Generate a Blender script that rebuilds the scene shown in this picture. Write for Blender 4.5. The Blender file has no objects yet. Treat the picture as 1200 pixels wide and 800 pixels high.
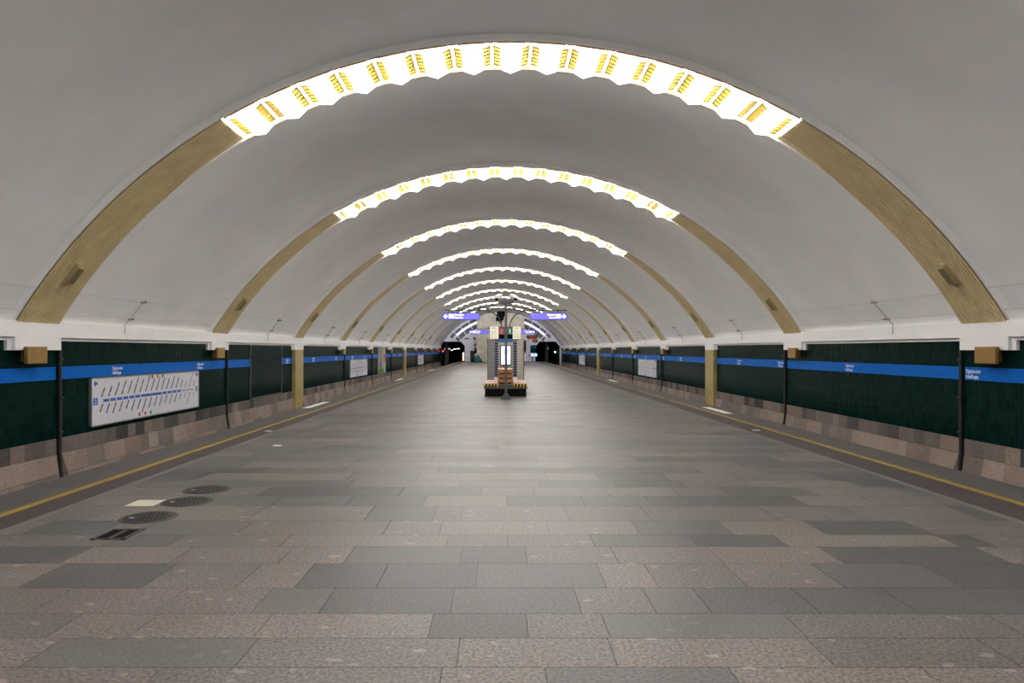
import bpy, bmesh, math, random
from mathutils import Matrix, Vector
random.seed(7)
C = bpy.context.scene.collection
PI = math.pi
# ------------------------------------------------------------------ constants (metres)
EYE = 1.65; CAMX = -0.205; F = 850.0; VPX, VPY = 585.0, 409.5
S = 8.2                    # bay length
Y1 = 11.98                 # near edge of first arch
RIB = 1.20                 # arch width
RR = 9.60                  # arch face radius
RV = 9.705                 # vault radius
ZC = -2.855                # centre of the vault circle
TH_L = math.radians(29.8)  # half angle of the lit part
TH_B = math.radians(58.75) # half angle where the arch meets the beam
WX = 8.32                  # tiled wall
BX = 8.20                  # beam front
YN, YE = -12.0, 100.0      # hall extents
EL, ER = -5.85, 6.07       # platform edges
NU = 15
def ky(k): return Y1 + S*(k-1)
def floor_pt(x, y):        # where a floor point seen at (x, y) stands
    d = F*EYE/(y-VPY); return ((x-VPX)*d/F + CAMX, d)

# ------------------------------------------------------------------ materials
def nodes(name):
    m = bpy.data.materials.new(name); m.use_nodes = True
    nt = m.node_tree; b = nt.nodes['Principled BSDF']
    return m, nt, b
def N(nt, t, **kw):
    n = nt.nodes.new(t)
    for k, v in kw.items():
        if hasattr(n, k): setattr(n, k, v)
        else: n.inputs[k].default_value = v
    return n
def mat(name, col, rough=.5, metal=0, var=.08, scale=6, bump=0, bscale=40, spec=.5):
    m, nt, b = nodes(name)
    b.inputs['Roughness'].default_value = rough; b.inputs['Metallic'].default_value = metal
    b.inputs['Specular IOR Level'].default_value = spec
    tc = N(nt, 'ShaderNodeTexCoord')
    no = N(nt, 'ShaderNodeTexNoise'); no.inputs['Scale'].default_value = scale; no.inputs['Detail'].default_value = 5
    nt.links.new(tc.outputs['Object'], no.inputs['Vector'])
    cr = N(nt, 'ShaderNodeValToRGB')
    cr.color_ramp.elements[0].position = .3; cr.color_ramp.elements[1].position = .7
    cr.color_ramp.elements[0].color = [c*(1-var) for c in col] + [1]
    cr.color_ramp.elements[1].color = [min(1, c*(1+var)) for c in col] + [1]
    nt.links.new(no.outputs['Fac'], cr.inputs['Fac']); nt.links.new(cr.outputs['Color'], b.inputs['Base Color'])
    if bump:
        n2 = N(nt, 'ShaderNodeTexNoise'); n2.inputs['Scale'].default_value = bscale
        nt.links.new(tc.outputs['Object'], n2.inputs['Vector'])
        bp = N(nt, 'ShaderNodeBump'); bp.inputs['Strength'].default_value = bump; bp.inputs['Distance'].default_value = .01
        nt.links.new(n2.outputs['Fac'], bp.inputs['Height']); nt.links.new(bp.outputs['Normal'], b.inputs['Normal'])
    return m
def glow(name, col, strength, base=None):
    m, nt, b = nodes(name)
    b.inputs['Base Color'].default_value = list(base or col) + [1]
    b.inputs['Emission Color'].default_value = list(col) + [1]
    b.inputs['Emission Strength'].default_value = strength
    b.inputs['Roughness'].default_value = .4
    return m
def srgb(r, g, b):
    f = lambda c: (c/255/12.92) if c <= 10 else ((c/255+.055)/1.055)**2.4
    return (f(r), f(g), f(b))
def granite(name, col, speck=.25, incl=0.0, rough=.34):
    m, nt, b = nodes(name); L = nt.links.new
    tc = N(nt, 'ShaderNodeTexCoord')
    n1 = N(nt, 'ShaderNodeTexNoise'); n1.inputs['Scale'].default_value = 48; n1.inputs['Detail'].default_value = 5; n1.inputs['Roughness'].default_value = .65
    n2 = N(nt, 'ShaderNodeTexNoise'); n2.inputs['Scale'].default_value = 1.7; n2.inputs['Detail'].default_value = 3
    L(tc.outputs['Object'], n1.inputs['Vector']); L(tc.outputs['Object'], n2.inputs['Vector'])
    cr = N(nt, 'ShaderNodeValToRGB')
    cr.color_ramp.elements[0].position = .36; cr.color_ramp.elements[1].position = .64
    cr.color_ramp.elements[0].color = [c*(1-speck) for c in col]+[1]
    cr.color_ramp.elements[1].color = [min(1, c*(1+speck)) for c in col]+[1]
    L(n1.outputs['Fac'], cr.inputs['Fac'])
    mr = N(nt, 'ShaderNodeMapRange'); mr.inputs['From Min'].default_value = .3; mr.inputs['From Max'].default_value = .7
    mr.inputs['To Min'].default_value = .88; mr.inputs['To Max'].default_value = 1.12
    L(n2.outputs['Fac'], mr.inputs['Value'])
    mx = N(nt, 'ShaderNodeMix', data_type='RGBA', blend_type='MULTIPLY'); mx.inputs['Factor'].default_value = 1
    L(cr.outputs['Color'], mx.inputs[6]); L(mr.outputs['Result'], mx.inputs[7])
    out = mx.outputs[2]
    if incl:
        vo = N(nt, 'ShaderNodeTexVoronoi'); vo.inputs['Scale'].default_value = 8.5
        mp = N(nt, 'ShaderNodeMapping'); mp.inputs['Scale'].default_value = (.8, 1.25, 1)
        L(tc.outputs['Object'], mp.inputs['Vector'])
        wn = N(nt, 'ShaderNodeTexNoise'); wn.inputs['Scale'].default_value = 14
        L(tc.outputs['Object'], wn.inputs['Vector'])
        av = N(nt, 'ShaderNodeVectorMath', operation='MULTIPLY_ADD'); av.inputs[1].default_value = (.09, .09, .09)
        L(wn.outputs['Color'], av.inputs[0]); L(mp.outputs['Vector'], av.inputs[2]); L(av.outputs[0], vo.inputs['Vector'])
        sp = N(nt, 'ShaderNodeSeparateColor'); L(vo.outputs['Color'], sp.inputs['Color'])
        th = N(nt, 'ShaderNodeMapRange'); th.inputs['From Min'].default_value = .55; th.inputs['From Max'].default_value = 1
        th.inputs['To Min'].default_value = 0.0; th.inputs['To Max'].default_value = .34
        L(sp.outputs['Red'], th.inputs['Value'])
        lt = N(nt, 'ShaderNodeMath', operation='SUBTRACT'); L(th.outputs['Result'], lt.inputs[0]); L(vo.outputs['Distance'], lt.inputs[1])
        sm = N(nt, 'ShaderNodeMapRange'); sm.inputs['From Min'].default_value = 0; sm.inputs['From Max'].default_value = .06
        sm.inputs['To Max'].default_value = incl
        L(lt.outputs[0], sm.inputs['Value'])
        m2 = N(nt, 'ShaderNodeMix', data_type='RGBA'); L(sm.outputs['Result'], m2.inputs['Factor'])
        L(out, m2.inputs[6]); m2.inputs[7].default_value = [min(1, c*1.9) for c in col]+[1]
        out = m2.outputs[2]
    L(out, b.inputs['Base Color'])
    r2 = N(nt, 'ShaderNodeMapRange'); r2.inputs['To Min'].default_value = rough-.07; r2.inputs['To Max'].default_value = rough+.09
    L(n2.outputs['Fac'], r2.inputs['Value']); L(r2.outputs['Result'], b.inputs['Roughness'])
    b.inputs['Specular IOR Level'].default_value = .16
    bp = N(nt, 'ShaderNodeBump'); bp.inputs['Strength'].default_value = .12; bp.inputs['Distance'].default_value = .003
    L(n1.outputs['Fac'], bp.inputs['Height']); L(bp.outputs['Normal'], b.inputs['Normal'])
    return m
def tiles(name, col, grout, w, h, rough=.2, var=.35, axes='YZ', mortar=.003):
    m, nt, b = nodes(name); L = nt.links.new
    tc = N(nt, 'ShaderNodeTexCoord'); sx = N(nt, 'ShaderNodeSeparateXYZ'); L(tc.outputs['Object'], sx.inputs[0])
    cb = N(nt, 'ShaderNodeCombineXYZ'); L(sx.outputs[axes[0]], cb.inputs[0]); L(sx.outputs[axes[1]], cb.inputs[1])
    br = N(nt, 'ShaderNodeTexBrick'); br.offset = 0; br.inputs['Scale'].default_value = 1
    br.inputs['Brick Width'].default_value = w; br.inputs['Row Height'].default_value = h
    br.inputs['Mortar Size'].default_value = mortar; br.inputs['Bias'].default_value = 0
    br.inputs['Color1'].default_value = [c*(1-var) for c in col]+[1]
    br.inputs['Color2'].default_value = [c*(1+var) for c in col]+[1]
    br.inputs['Mortar'].default_value = list(grout)+[1]
    L(cb.outputs[0], br.inputs['Vector']); L(br.outputs['Color'], b.inputs['Base Color'])
    b.inputs['Roughness'].default_value = rough
    bp = N(nt, 'ShaderNodeBump'); bp.inputs['Strength'].default_value = .3; bp.inputs['Distance'].default_value = .004; bp.invert = True
    L(br.outputs['Fac'], bp.inputs['Height']); L(bp.outputs['Normal'], b.inputs['Normal'])
    return m
LAMP = 16.8
M = {}
M['vault'] = mat('vault_plaster', (.885, .875, .87), .75, var=.035, scale=.9, bump=.05, bscale=9, spec=.3)
M['white'] = mat('white_paint', (.86, .85, .85), .55, var=.02, scale=2)
M['endwhite'] = mat('white_end_plaster', (.78, .78, .82), .5, var=.03, scale=1)
M['gold'] = mat('gold_lacquer', (.73, .60, .335), .45, metal=.05, var=.08, scale=3)
M['goldbox'] = mat('gold_box_lacquer', (.34, .20, .055), .4, metal=.35, var=.12, scale=9)
M['speaker'] = mat('speaker_lacquer', (.44, .36, .19), .45)
M['grille'] = mat('speaker_grille', (.26, .21, .12), .5)
M['lightsteel'] = mat('light_steel', (.52, .51, .50), .5)
M['ceramic'] = mat('insulator_ceramic', (.26, .21, .15), .4)
M['cove'] = glow('end_fill_glow', (.9, .88, 1), 48)  # added glow for the unseen strip that fills the end wall
M['armdark'] = mat('arm_dark', (.03, .03, .032), .5, spec=.2)
M['streak'] = mat('light_streak_grey', (.085, .08, .085), .7)  # grey that imitates light on the tunnel lining
M['goldtile'] = tiles('gold_tile', (.44, .35, .14), (.2, .16, .08), .12, .24, .3, .12)
M['lamp'] = glow('lamp_glass', (1, .99, .982), LAMP)
M['lampend'] = glow('lamp_end_glass', (1, .97, .92), LAMP*.6)
M['lamphip'] = glow('lamp_hip_glass', (1, .93, .74), 1.05)
M['leaf'] = mat('gold_leaf', (.60, .47, .12), .45, var=.06, scale=20)
_nt = M['leaf'].node_tree; _p = _nt.nodes['Principled BSDF']; _t = N(_nt, 'ShaderNodeBsdfTranslucent'); _m = N(_nt, 'ShaderNodeMixShader')
_t.inputs[0].default_value = (.95, .80, .15, 1); _m.inputs[0].default_value = .03
_nt.links.new(_p.outputs[0], _m.inputs[1]); _nt.links.new(_t.outputs[0], _m.inputs[2])
_nt.links.new(_m.outputs[0], _nt.nodes['Material Output'].inputs['Surface'])
M['tile'] = tiles('green_tile', (.0022, .0165, .0135), (.006, .027, .022), .10, .20, .25, .28, mortar=.003)
M['tile'].node_tree.nodes['Principled BSDF'].inputs['Specular IOR Level'].default_value = .045
M['blue'] = mat('blue_film', (.003, .125, .52), .4, var=.04, spec=.07)
M['letter'] = mat('white_letter', (.85, .85, .88), .5, var=.01)
M['board'] = mat('white_board', (.68, .68, .74), .35, var=.02)
M['steel'] = mat('grey_steel', (.32, .32, .32), .4, metal=.6)
M['dsteel'] = mat('dark_steel', (.075, .078, .082), .45, metal=.3)
M['frame'] = mat('frame_bronze', (.20, .17, .14), .4, metal=.5)
M['black'] = mat('black_metal', (.005, .005, .005), .6, spec=.04)
M['rust'] = mat('dark_conduit', (.018, .013, .012), .6, var=.4)
M['mapblue'] = mat('map_blue', (.01, .10, .48), .4)
M['mapink'] = mat('map_ink', (.03, .03, .035), .5)
M['mapgrey'] = mat('map_grey', (.28, .28, .33), .5)
M['mapred'] = mat('map_red', (.5, .03, .04), .5); M['maporange'] = mat('map_orange', (.6, .15, .03), .5); M['mapgreen'] = mat('map_green', (.01, .25, .12), .5)
M['yellow'] = mat('yellow_paint', (.225, .152, .012), .55, var=.25, scale=5)
GL = [granite('pink_granite_%d' % i, c, .62, .9) for i, c in enumerate([(.108, .092, .083), (.121, .103, .092), (.097, .085, .078)])]
GD = [granite('grey_granite_%d' % i, c, .45, .12) for i, c in enumerate([(.061, .059, .056), (.069, .067, .064), (.076, .074, .070)])]
GM = granite('mid_granite', (.09, .084, .078), .3, .35)
M['grout'] = mat('grout', (.035, .032, .03), .9)
M['edgebrown'] = granite('edge_brown_granite', (.056, .045, .041), .25, 0, .5)
M['edgegrey'] = granite('edge_grey_granite', (.081, .072, .068), .25, 0, .5)
M['edgepale'] = granite('edge_pale_strip', (.124, .110, .103), .2, 0, .4)
PL = [granite('plinth_granite_%d' % i, c, .3, .3, .5) for i, c in enumerate([(.20, .155, .13), (.245, .19, .16), (.17, .14, .125), (.27, .21, .175), (.29, .23, .19)])]
PD = [granite('plinth_dark_granite_%d' % i, c, .3, .1, .5) for i, c in enumerate([(.09, .08, .075), (.06, .056, .053), (.13, .11, .1), (.16, .13, .118)])]
M['bed'] = mat('track_bed', (.03, .027, .025), .95, var=.3)
M['tunnel'] = mat('tunnel_lining', (.012, .012, .012), .8, var=.3)
M['iron'] = mat('cast_iron', (.025, .021, .019), .5, metal=.4, var=.3, scale=30, bump=.8, bscale=60)
M['ironrim'] = mat('iron_rim', (.05, .04, .035), .5, metal=.3)
M['cream'] = mat('cream_tile', (.52, .47, .36), .4)
M['plate'] = mat('white_plate', (.72, .72, .70), .4)
M['wood'] = mat('bench_wood', (.33, .135, .045), .4, var=.2, scale=12)
M['stoneb'] = mat('bench_stone', (.055, .046, .040), .5, var=.2, scale=20)
M['hazy'] = mat('hazard_yellow', (.75, .55, .03), .5)
M['kbeige'] = mat('kiosk_beige', (.36, .33, .265), .4)
M['kgrey'] = mat('kiosk_grey', (.19, .185, .17), .45, metal=.1)
M['kslot'] = mat('kiosk_slot_blue', (.13, .16, .21), .4)
M['screen'] = glow('kiosk_screen', (.80, .84, 1.0), .95)
M['scrblue'] = glow('screen_blue', (.45, .5, .9), .8)
M['mapcream'] = mat('kiosk_map', (.80, .77, .60), .5, var=.1, scale=14)
M['kred'] = mat('kiosk_red', (.30, .03, .06), .4); M['kgreen'] = mat('kiosk_green', (.01, .13, .08), .4)
M['kblue'] = mat('kiosk_blue', (.01, .10, .33), .4)
M['sign'] = glow('sign_violet', (.14, .11, .83), .66, (.1, .09, .5))
M['signrim'] = mat('sign_rim', (.02, .03, .25), .4)
M['signink'] = glow('sign_white', (.9, .9, 1), .75)
M['teal'] = mat('teal_shell', (.01, .13, .17), .35)
M['camwhite'] = mat('camera_white', (.78, .76, .74), .4)
M['orange'] = glow('orange_lamp', (1, .25, .05), 6)
M['ledor'] = glow('led_orange', (.9, .2, .01), .3)
M['redsig'] = glow('red_signal', (1, .05, .03), 6); M['greensig'] = glow('green_signal', (.5, 1, .8), 5)
M['tlamp'] = glow('tunnel_lamp', (1, .92, .95), 2.2)
M['arcglow'] = glow('added_arc_glow', (.86, .86, 1), .8)  # glow added to the white arcs to help light the hall end
M['monitor'] = glow('monitor_blue', (.35, .6, 1), 1.3)
M['darktile'] = tiles('grey_panel_tile', (.085, .078, .092), (.13, .13, .14), .35, .35, .4, .3, 'XZ')

# ------------------------------------------------------------------ builders
class MB:
    def __init__(self): self.bm = bmesh.new(); self.mats = []; self.mi = 0
    def use(self, m):
        if m not in self.mats: self.mats.append(m)
        self.mi = self.mats.index(m); return self
    def faces(self, vs, fs, mx=None):
        bv = [self.bm.verts.new(mx @ Vector(v) if mx else v) for v in vs]
        for f in fs:
            try:
                q = self.bm.faces.new([bv[i] for i in f]); q.material_index = self.mi
            except ValueError: pass
        return self
    def box(self, x0, y0, z0, x1, y1, z1, mx=None):
        v = [(x, y, z) for z in (z0, z1) for y in (y0, y1) for x in (x0, x1)]
        return self.faces(v, [(0, 2, 3, 1), (4, 5, 7, 6), (0, 1, 5, 4), (2, 6, 7, 3), (0, 4, 6, 2), (1, 3, 7, 5)], mx)
    def prism(self, poly, z0, z1, mx=None):       # poly in xy, extruded in z
        n = len(poly)
        v = [(x, y, z0) for x, y in poly] + [(x, y, z1) for x, y in poly]
        f = [tuple(reversed(range(n))), tuple(range(n, 2*n))] + [(i, (i+1) % n, n+(i+1) % n, n+i) for i in range(n)]
        return self.faces(v, f, mx)
    def tube(self, pts, r, n=10, mx=None):
        pts = [Vector(p) for p in pts]; rings = []
        up = Vector((0.31, 0.17, 0.93))
        for i, p in enumerate(pts):
            t = (pts[min(i+1, len(pts)-1)] - pts[max(i-1, 0)]).normalized()
            a = t.cross(up)
            if a.length < 1e-4: a = t.cross(Vector((1, 0, 0)))
            a.normalize(); b = t.cross(a)
            rr = r[i] if isinstance(r, (list, tuple)) else r
            rings.append([p + (a*math.cos(2*PI*j/n) + b*math.sin(2*PI*j/n))*rr for j in range(n)])
        v = [q for ring in rings for q in ring]; f = []
        for i in range(len(rings)-1):
            for j in range(n):
                f.append((i*n+j, i*n+(j+1) % n, (i+1)*n+(j+1) % n, (i+1)*n+j))
        f.append(tuple(reversed(range(n)))); f.append(tuple(range((len(rings)-1)*n, len(rings)*n)))
        return self.faces(v, f, mx)
    def lathe(self, prof, n=24, mx=None):          # prof (r, z) about z
        v = []; f = []
        for r, z in prof:
            for j in range(n): v.append((r*math.cos(2*PI*j/n), r*math.sin(2*PI*j/n), z))
        for i in range(len(prof)-1):
            for j in range(n): f.append((i*n+j, i*n+(j+1) % n, (i+1)*n+(j+1) % n, (i+1)*n+j))
        f.append(tuple(reversed(range(n)))); f.append(tuple(range((len(prof)-1)*n, len(prof)*n)))
        return self.faces(v, f, mx)
    def sweep(self, prof, th0, th1, n, closed=True):  # prof (r, y) swept round the vault axis (centre at origin of mx)
        v = []; f = []; k = len(prof)
        for i in range(n+1):
            t = th0 + (th1-th0)*i/n
            for r, y in prof: v.append((r*math.sin(t), y, r*math.cos(t)))
        for i in range(n):
            for j in range(k if closed else k-1):
                f.append((i*k+j, i*k+(j+1) % k, (i+1)*k+(j+1) % k, (i+1)*k+j))
        if closed: f.append(tuple(range(k))); f.append(tuple(reversed(range(n*k, n*k+k))))
        return self.faces(v, f)
    def text(self, s, size, mx, bold=.0, ext=.002, align='LEFT', sx=1.0):
        cu = bpy.data.curves.new('lettering_source', 'FONT'); cu.body = s; cu.size = size; cu.resolution_u = 2
        cu.extrude = ext; cu.offset = bold; cu.align_x = align
        o = bpy.data.objects.new('lettering_source', cu); C.objects.link(o)
        bpy.context.view_layer.update()
        me = bpy.data.meshes.new_from_object(o.evaluated_get(bpy.context.evaluated_depsgraph_get()))
        me.transform(mx @ Matrix.Diagonal((sx, 1, 1, 1)))
        n0 = len(self.bm.faces); self.bm.from_mesh(me); self.bm.faces.ensure_lookup_table()
        for q in self.bm.faces[n0:]: q.material_index = self.mi
        bpy.data.objects.remove(o); bpy.data.curves.remove(cu); bpy.data.meshes.remove(me)
        return self
    def mesh(self, name, smooth=None, normals=True):
        if normals: bmesh.ops.recalc_face_normals(self.bm, faces=self.bm.faces)
        me = bpy.data.meshes.new(name); self.bm.to_mesh(me); self.bm.free()
        for m in self.mats: me.materials.append(m)
        if smooth:
            me.polygons.foreach_set('use_smooth', [True]*len(me.polygons))
            me.set_sharp_from_angle(angle=math.radians(smooth))
        return me
    def build(self, name, parent=None, smooth=None, loc=None):
        return link(name, self.mesh(name, smooth), parent, loc)
def mb(m): return MB().use(m)
def link(name, me, parent=None, loc=None, rot=None):
    o = bpy.data.objects.new(name, me); C.objects.link(o)
    if parent: o.parent = parent
    if loc: o.location = loc
    if rot: o.rotation_euler = rot
    return o
def tag(o, label, cat, group=None, kind=None):
    if label: o['label'] = label
    if cat: o['category'] = cat
    if group: o['group'] = group
    if kind: o['kind'] = kind
    return o
def thing(name, label, cat, loc=(0, 0, 0), rot=(0, 0, 0), group=None, mtx=None):
    o = bpy.data.objects.new(name, None); C.objects.link(o); o.empty_display_size = .2
    o.location = loc; o.rotation_euler = rot
    if mtx is not None: o.matrix_world = mtx
    return tag(o, label, cat, group)
def dup(root, label, loc=None, mtx=None, group=None):
    r = root.copy(); C.objects.link(r); r['label'] = label
    if loc is not None: r.location = loc
    if mtx is not None: r.matrix_world = mtx
    if group: r['group'] = group
    for ch in list(root.children):
        c = ch.copy(); C.objects.link(c); c.parent = r
        for g in list(ch.children):
            d = g.copy(); C.objects.link(d); d.parent = c
    return r
def struct(o): o['kind'] = 'structure'; return o
def wall_mtx(side, y, z, x=None):   # local x along the writing, y up, z out of the wall
    x = WX if x is None else x
    if side < 0: c = ((0, 0, 1), (1, 0, 0), (0, 1, 0))
    else: c = ((0, 0, -1), (-1, 0, 0), (0, 1, 0))
    m = Matrix.Identity(4)
    for i in range(3):
        for j in range(3): m[i][j] = c[i][j]
    m.translation = (side*x, y, z)
    return m
def front_mtx(x, y, z):             # local x right, y up, z towards the camera side
    m = Matrix(((1, 0, 0, x), (0, 0, -1, y), (0, 1, 0, z), (0, 0, 0, 1)))
    return m
ORD = {1: 'first', 2: 'second', 3: 'third', 4: 'fourth', 5: 'fifth', 6: 'sixth', 7: 'seventh', 8: 'eighth', 9: 'ninth', 10: 'tenth', 11: 'eleventh'}
SN = {-1: 'left', 1: 'right'}
COLS = (3, 7)
KS = list(range(-1, 11))

# ------------------------------------------------------------------ the floor
def build_floor():
    b = mb(M['grout'])
    b.box(EL+.02, YN, -1.1, ER-.02, YE+2, -.006)
    xl, xr = -4.66, 4.73
    g = .0021
    def slab(x0, x1, y0, y1, m):
        x0 = max(x0, xl); x1 = min(x1, xr)
        if x1-x0 < .03: return
        b.use(m).faces([(x0+g, y0+g, 0), (x1-g, y0+g, 0), (x1-g, y1-g, 0), (x0+g, y1-g, 0),
                        (x0+g, y0+g, -.01), (x1-g, y0+g, -.01), (x1-g, y1-g, -.01), (x0+g, y1-g, -.01)],
                       [(0, 1, 2, 3), (0, 4, 5, 1), (1, 5, 6, 2), (2, 6, 7, 3), (3, 7, 4, 0)])
    def pick(t):
        if t == 'd': return random.choice(GD)
        if t == 'm': return GM
        return random.choice(GL)
    rows = [  # (y far, y near, y of the joints, joints, tones)
        (781.7, 822, 790.7, [-40, 180, 517, 640, 860, 1090, 1300], 'lllldlll'),
        (747.3, 781.7, 764.5, [48, 289, 537, 718, 962, 1170], 'lmlllll'),
        (718.7, 747.3, 733, [75, 168, 308, 505, 618, 710, 932, 1180], 'lllldlmll'),
        (688.7, 718.7, 703.7, [60, 200, 307, 383, 530, 677, 761, 823, 945, 1055], 'lllmddlmddd'),
        (660, 688.7, 674, [50, 187, 292, 357, 448, 559, 705, 763, 862, 970, 1103], 'ldlldddlllddd'),
        (640.3, 660, 650, [90, 213, 335, 409, 541, 617, 720, 839, 973, 1042, 1163], 'dlllddlllddl'),
        (626.3, 640.3, 633, [133, 207, 335, 524, 595, 694, 812, 915, 1110, 1150], 'ldllllddldl'),
        (610, 626.3, 618, [43, 130, 173, 287, 453, 517, 642, 745, 850, 955, 1075], 'ldlmlllldldl'),
        (592.7, 610, 601, [120, 300, 433, 510, 541, 664, 757, 900, 960, 1000, 1130], 'llldlllllmld'),
        (581, 592.7, 587, [80, 200, 323, 409, 497, 594, 683, 760, 848, 937, 1020], 'llmddlddddll'),
        (570.7, 581, 576, [100, 230, 308, 470, 564, 626, 711, 792, 848, 950, 1060], 'dllddlllldlm'),
        (562.7, 570.7, 566, [130, 260, 412, 540, 632, 720, 800, 880, 1000], 'lldlmddlld'),
        (553.7, 562.7, 558, [170, 240, 410, 490, 640, 700, 780, 860, 960], 'ddlmlldlmd'),
    ]
    ycur = YN
    y_first = F*EYE/(822-VPY)
    def rnd_row(y0, y1):
        x = xl - random.uniform(0, 1); prev = None
        run = 0
        while x < xr:
            w = random.uniform(.7, 1.7)
            if run <= 0:
                t = random.choices('ldm', (.5, .36, .14))[0]; run = random.choice((1, 1, 2, 2, 3))
            run -= 1
            slab(x, x+w, y0, y1, pick(t)); x += w
    while ycur < y_first - .05:
        y2 = min(ycur + random.uniform(.4, .6), y_first)
        if y_first - y2 < .2: y2 = y_first
        rnd_row(ycur, y2); ycur = y2
    for (ya, yb, ym, js, tn) in rows:
        d0 = F*EYE/(yb-VPY); d1 = F*EYE/(ya-VPY); dm = F*EYE/(ym-VPY)
        xs = [xl] + [(j-VPX)*dm/F + CAMX for j in js] + [xr]
        for i in range(len(xs)-1): slab(xs[i], xs[i+1], d0, d1, pick(tn[min(i, len(tn)-1)]))
        ycur = d1
    while ycur < YE+1.9:
        y2 = min(ycur + random.uniform(.38, .6), YE+2)
        rnd_row(ycur, y2); ycur = y2
    # edge bands
    for s, e, yl in ((-1, EL, -5.165), (1, ER, 5.38)):
        inner = xl if s < 0 else xr
        strip = inner + s*.11
        y = YN
        while y < YE+2:
            L = random.uniform(1.0, 1.5); y2 = min(y+L, YE+2)
            for (a, c, m) in ((inner, strip, M['edgepale']), (strip, yl, M['edgebrown']), (yl, e, M['edgegrey'])):
                x0, x1 = min(a, c), max(a, c)
                b.use(m).box(x0+.0012, y+.0015, -.12, x1-.0012, y2-.0015, 0)
            y = y2
    struct(b.build('floor'))
build_floor()
for i, (s, x) in enumerate(((-1, -5.165), (1, 5.38))):
    b = mb(M['yellow']); y = YN
    while y < 74:
        y2 = y + random.uniform(2, 5)
        b.box(x-.055, y, -.001, x+.055, y2-.01, .0025); y = y2
        if y > 22 and s > 0: y += random.uniform(0.3, 1.6)
    struct(b.build('trim_%d' % (i+1)))
# track beds
for s, e in ((-1, EL), (1, ER)):
    b = mb(M['bed']); x0, x1 = sorted((e, s*8.7))
    b.box(x0, YN, -1.3, x1, YE+30, -1.1)
    struct(b.build('track_bed_floor'))

# ------------------------------------------------------------------ vault with its arches
def build_ceiling():
    b = mb(M['vault'])
    tb = math.radians(59.2)
    ys = [YN] + [v for k in KS for v in (ky(k)-.05, ky(k)+RIB+.05)] + [ky(11)-.05]
    for i in range(0, len(ys), 2):
        b.sweep([(RV, ys[i]), (RV, ys[i+1]), (RV+.35, ys[i+1]), (RV+.35, ys[i])], -tb, tb, 96)
    # white rib at the far end, then the end vault
    b.use(M['endwhite']).sweep([(RR, ky(11)-.05), (RR, ky(11)+.5), (RV-.02, ky(11)+.5), (RV-.02, YE+.3), (RV+.35, YE+.3), (RV+.35, ky(11)-.05)], -tb, tb, 64)
    b.use(M['cove']).sweep([(RR+.02, ky(11)+.5), (RR+.02, ky(11)+.53), (RV-.01, ky(11)+.53), (RV-.01, ky(11)+.5)], -tb*.9, tb*.9, 48)  # unseen glowing strip, added behind the rib to brighten the end wall
    b.use(M['vault'])
    for k in KS:
        y = ky(k)
        for a, c in ((y-.05, y+.012), (y+RIB-.02, y+RIB+.05)):
            b.sweep([(RR, a), (RR, c), (RR+.3, c), (RR+.3, a)], -tb, tb, 96)
        for sg in (-1, 1):
            b.use(M['black']).sweep([(RR+.012, y+.012), (RR+.012, y+.05), (RR+.15, y+.05), (RR+.15, y+.012)], sg*(TH_L+.004), sg*tb, 48)  # black strip put in for the shade in the gap beside the cladding
        b.use(M['vault'])
        b.sweep([(RR+.16, y+.01), (RR+.16, y+RIB-.01), (RR+.3, y+RIB-.01), (RR+.3, y+.01)], -tb, tb, 64)
    o = b.build('ceiling', smooth=30, loc=(0, 0, ZC))
    struct(o)
build_ceiling()

# lit luminaires
U = 2*TH_L/NU
def diffuser_mesh():
    rv, rr = 9.655, 9.512
    h = U/2
    P = lambda r, t, y: (r*math.sin(t), y, r*math.cos(t))
    y0, y1, yh = .04, RIB-.025, .27
    v = [P(rv, -h, y0), P(rv, -h, y1), P(rr, 0, y1), P(rr, 0, yh), P(rv, h, y0), P(rv, h, y1),
         P(rv+.05, -h, y0), P(rv+.05, -h, y1), P(rv+.05, h, y0), P(rv+.05, h, y1)]
    b = mb(M['lamp'])
    b.faces(v, [(0, 3, 2, 1), (4, 5, 2, 3)])
    b.use(M['lamphip']).faces(v, [(0, 4, 3)])
    b.use(M['lampend']).faces(v, [(1, 2, 5), (0, 6, 8, 4), (1, 5, 9, 7), (6, 7, 9, 8)])
    bmesh.ops.remove_doubles(b.bm, verts=b.bm.verts, dist=1e-5)
    return b.mesh('diffuser')
def comb(side, nt=6):
    pts = [(.022, 0.0)]
    L = .88
    for i in range(nt):
        y = i*L/nt
        pts += [(.048, y+.002), (.150, y+.006), (.158, y+.07), (.052, y+L/nt*.80)]
    pts += [(.05, L), (.022, L)]
    pts = [(side*x, y+.20) for x, y in pts]
    return pts if side > 0 else pts[::-1]
def ornament_mesh(sides=(-1, 1)):
    b = mb(M['leaf'])
    for s in sides:
        r0 = 9.636
        pts = comb(s); n = len(pts)
        v = [(x, y, r0-.43*abs(x)) for x, y in pts] + [(x, y, r0+.012-.43*abs(x)) for x, y in pts]
        b.faces(v, [tuple(range(n)), tuple(reversed(range(n, 2*n)))] + [(i, n+i, n+(i+1) % n, (i+1) % n) for i in range(n)])
    b.box(-.026, .19, 9.632, .026, .215, 9.66)
    b.box(-.026, 1.06, 9.632, .026, 1.085, 9.66)
    bmesh.ops.triangulate(b.bm, faces=[f for f in b.bm.faces if len(f.verts) > 4])
    return b.mesh('leaf_ornament')
DIFF = diffuser_mesh(); ORN = ornament_mesh(); ORN_L = ornament_mesh((1,)); ORN_R = ornament_mesh((-1,))
def rim_mesh(y0, y1):
    b = mb(M['goldbox'])
    b.sweep([(RR-.012, y0), (RR-.012, y1), (RR+.02, y1), (RR+.02, y0)], -TH_L, TH_L, 60)
    return b.mesh('rim')
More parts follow.
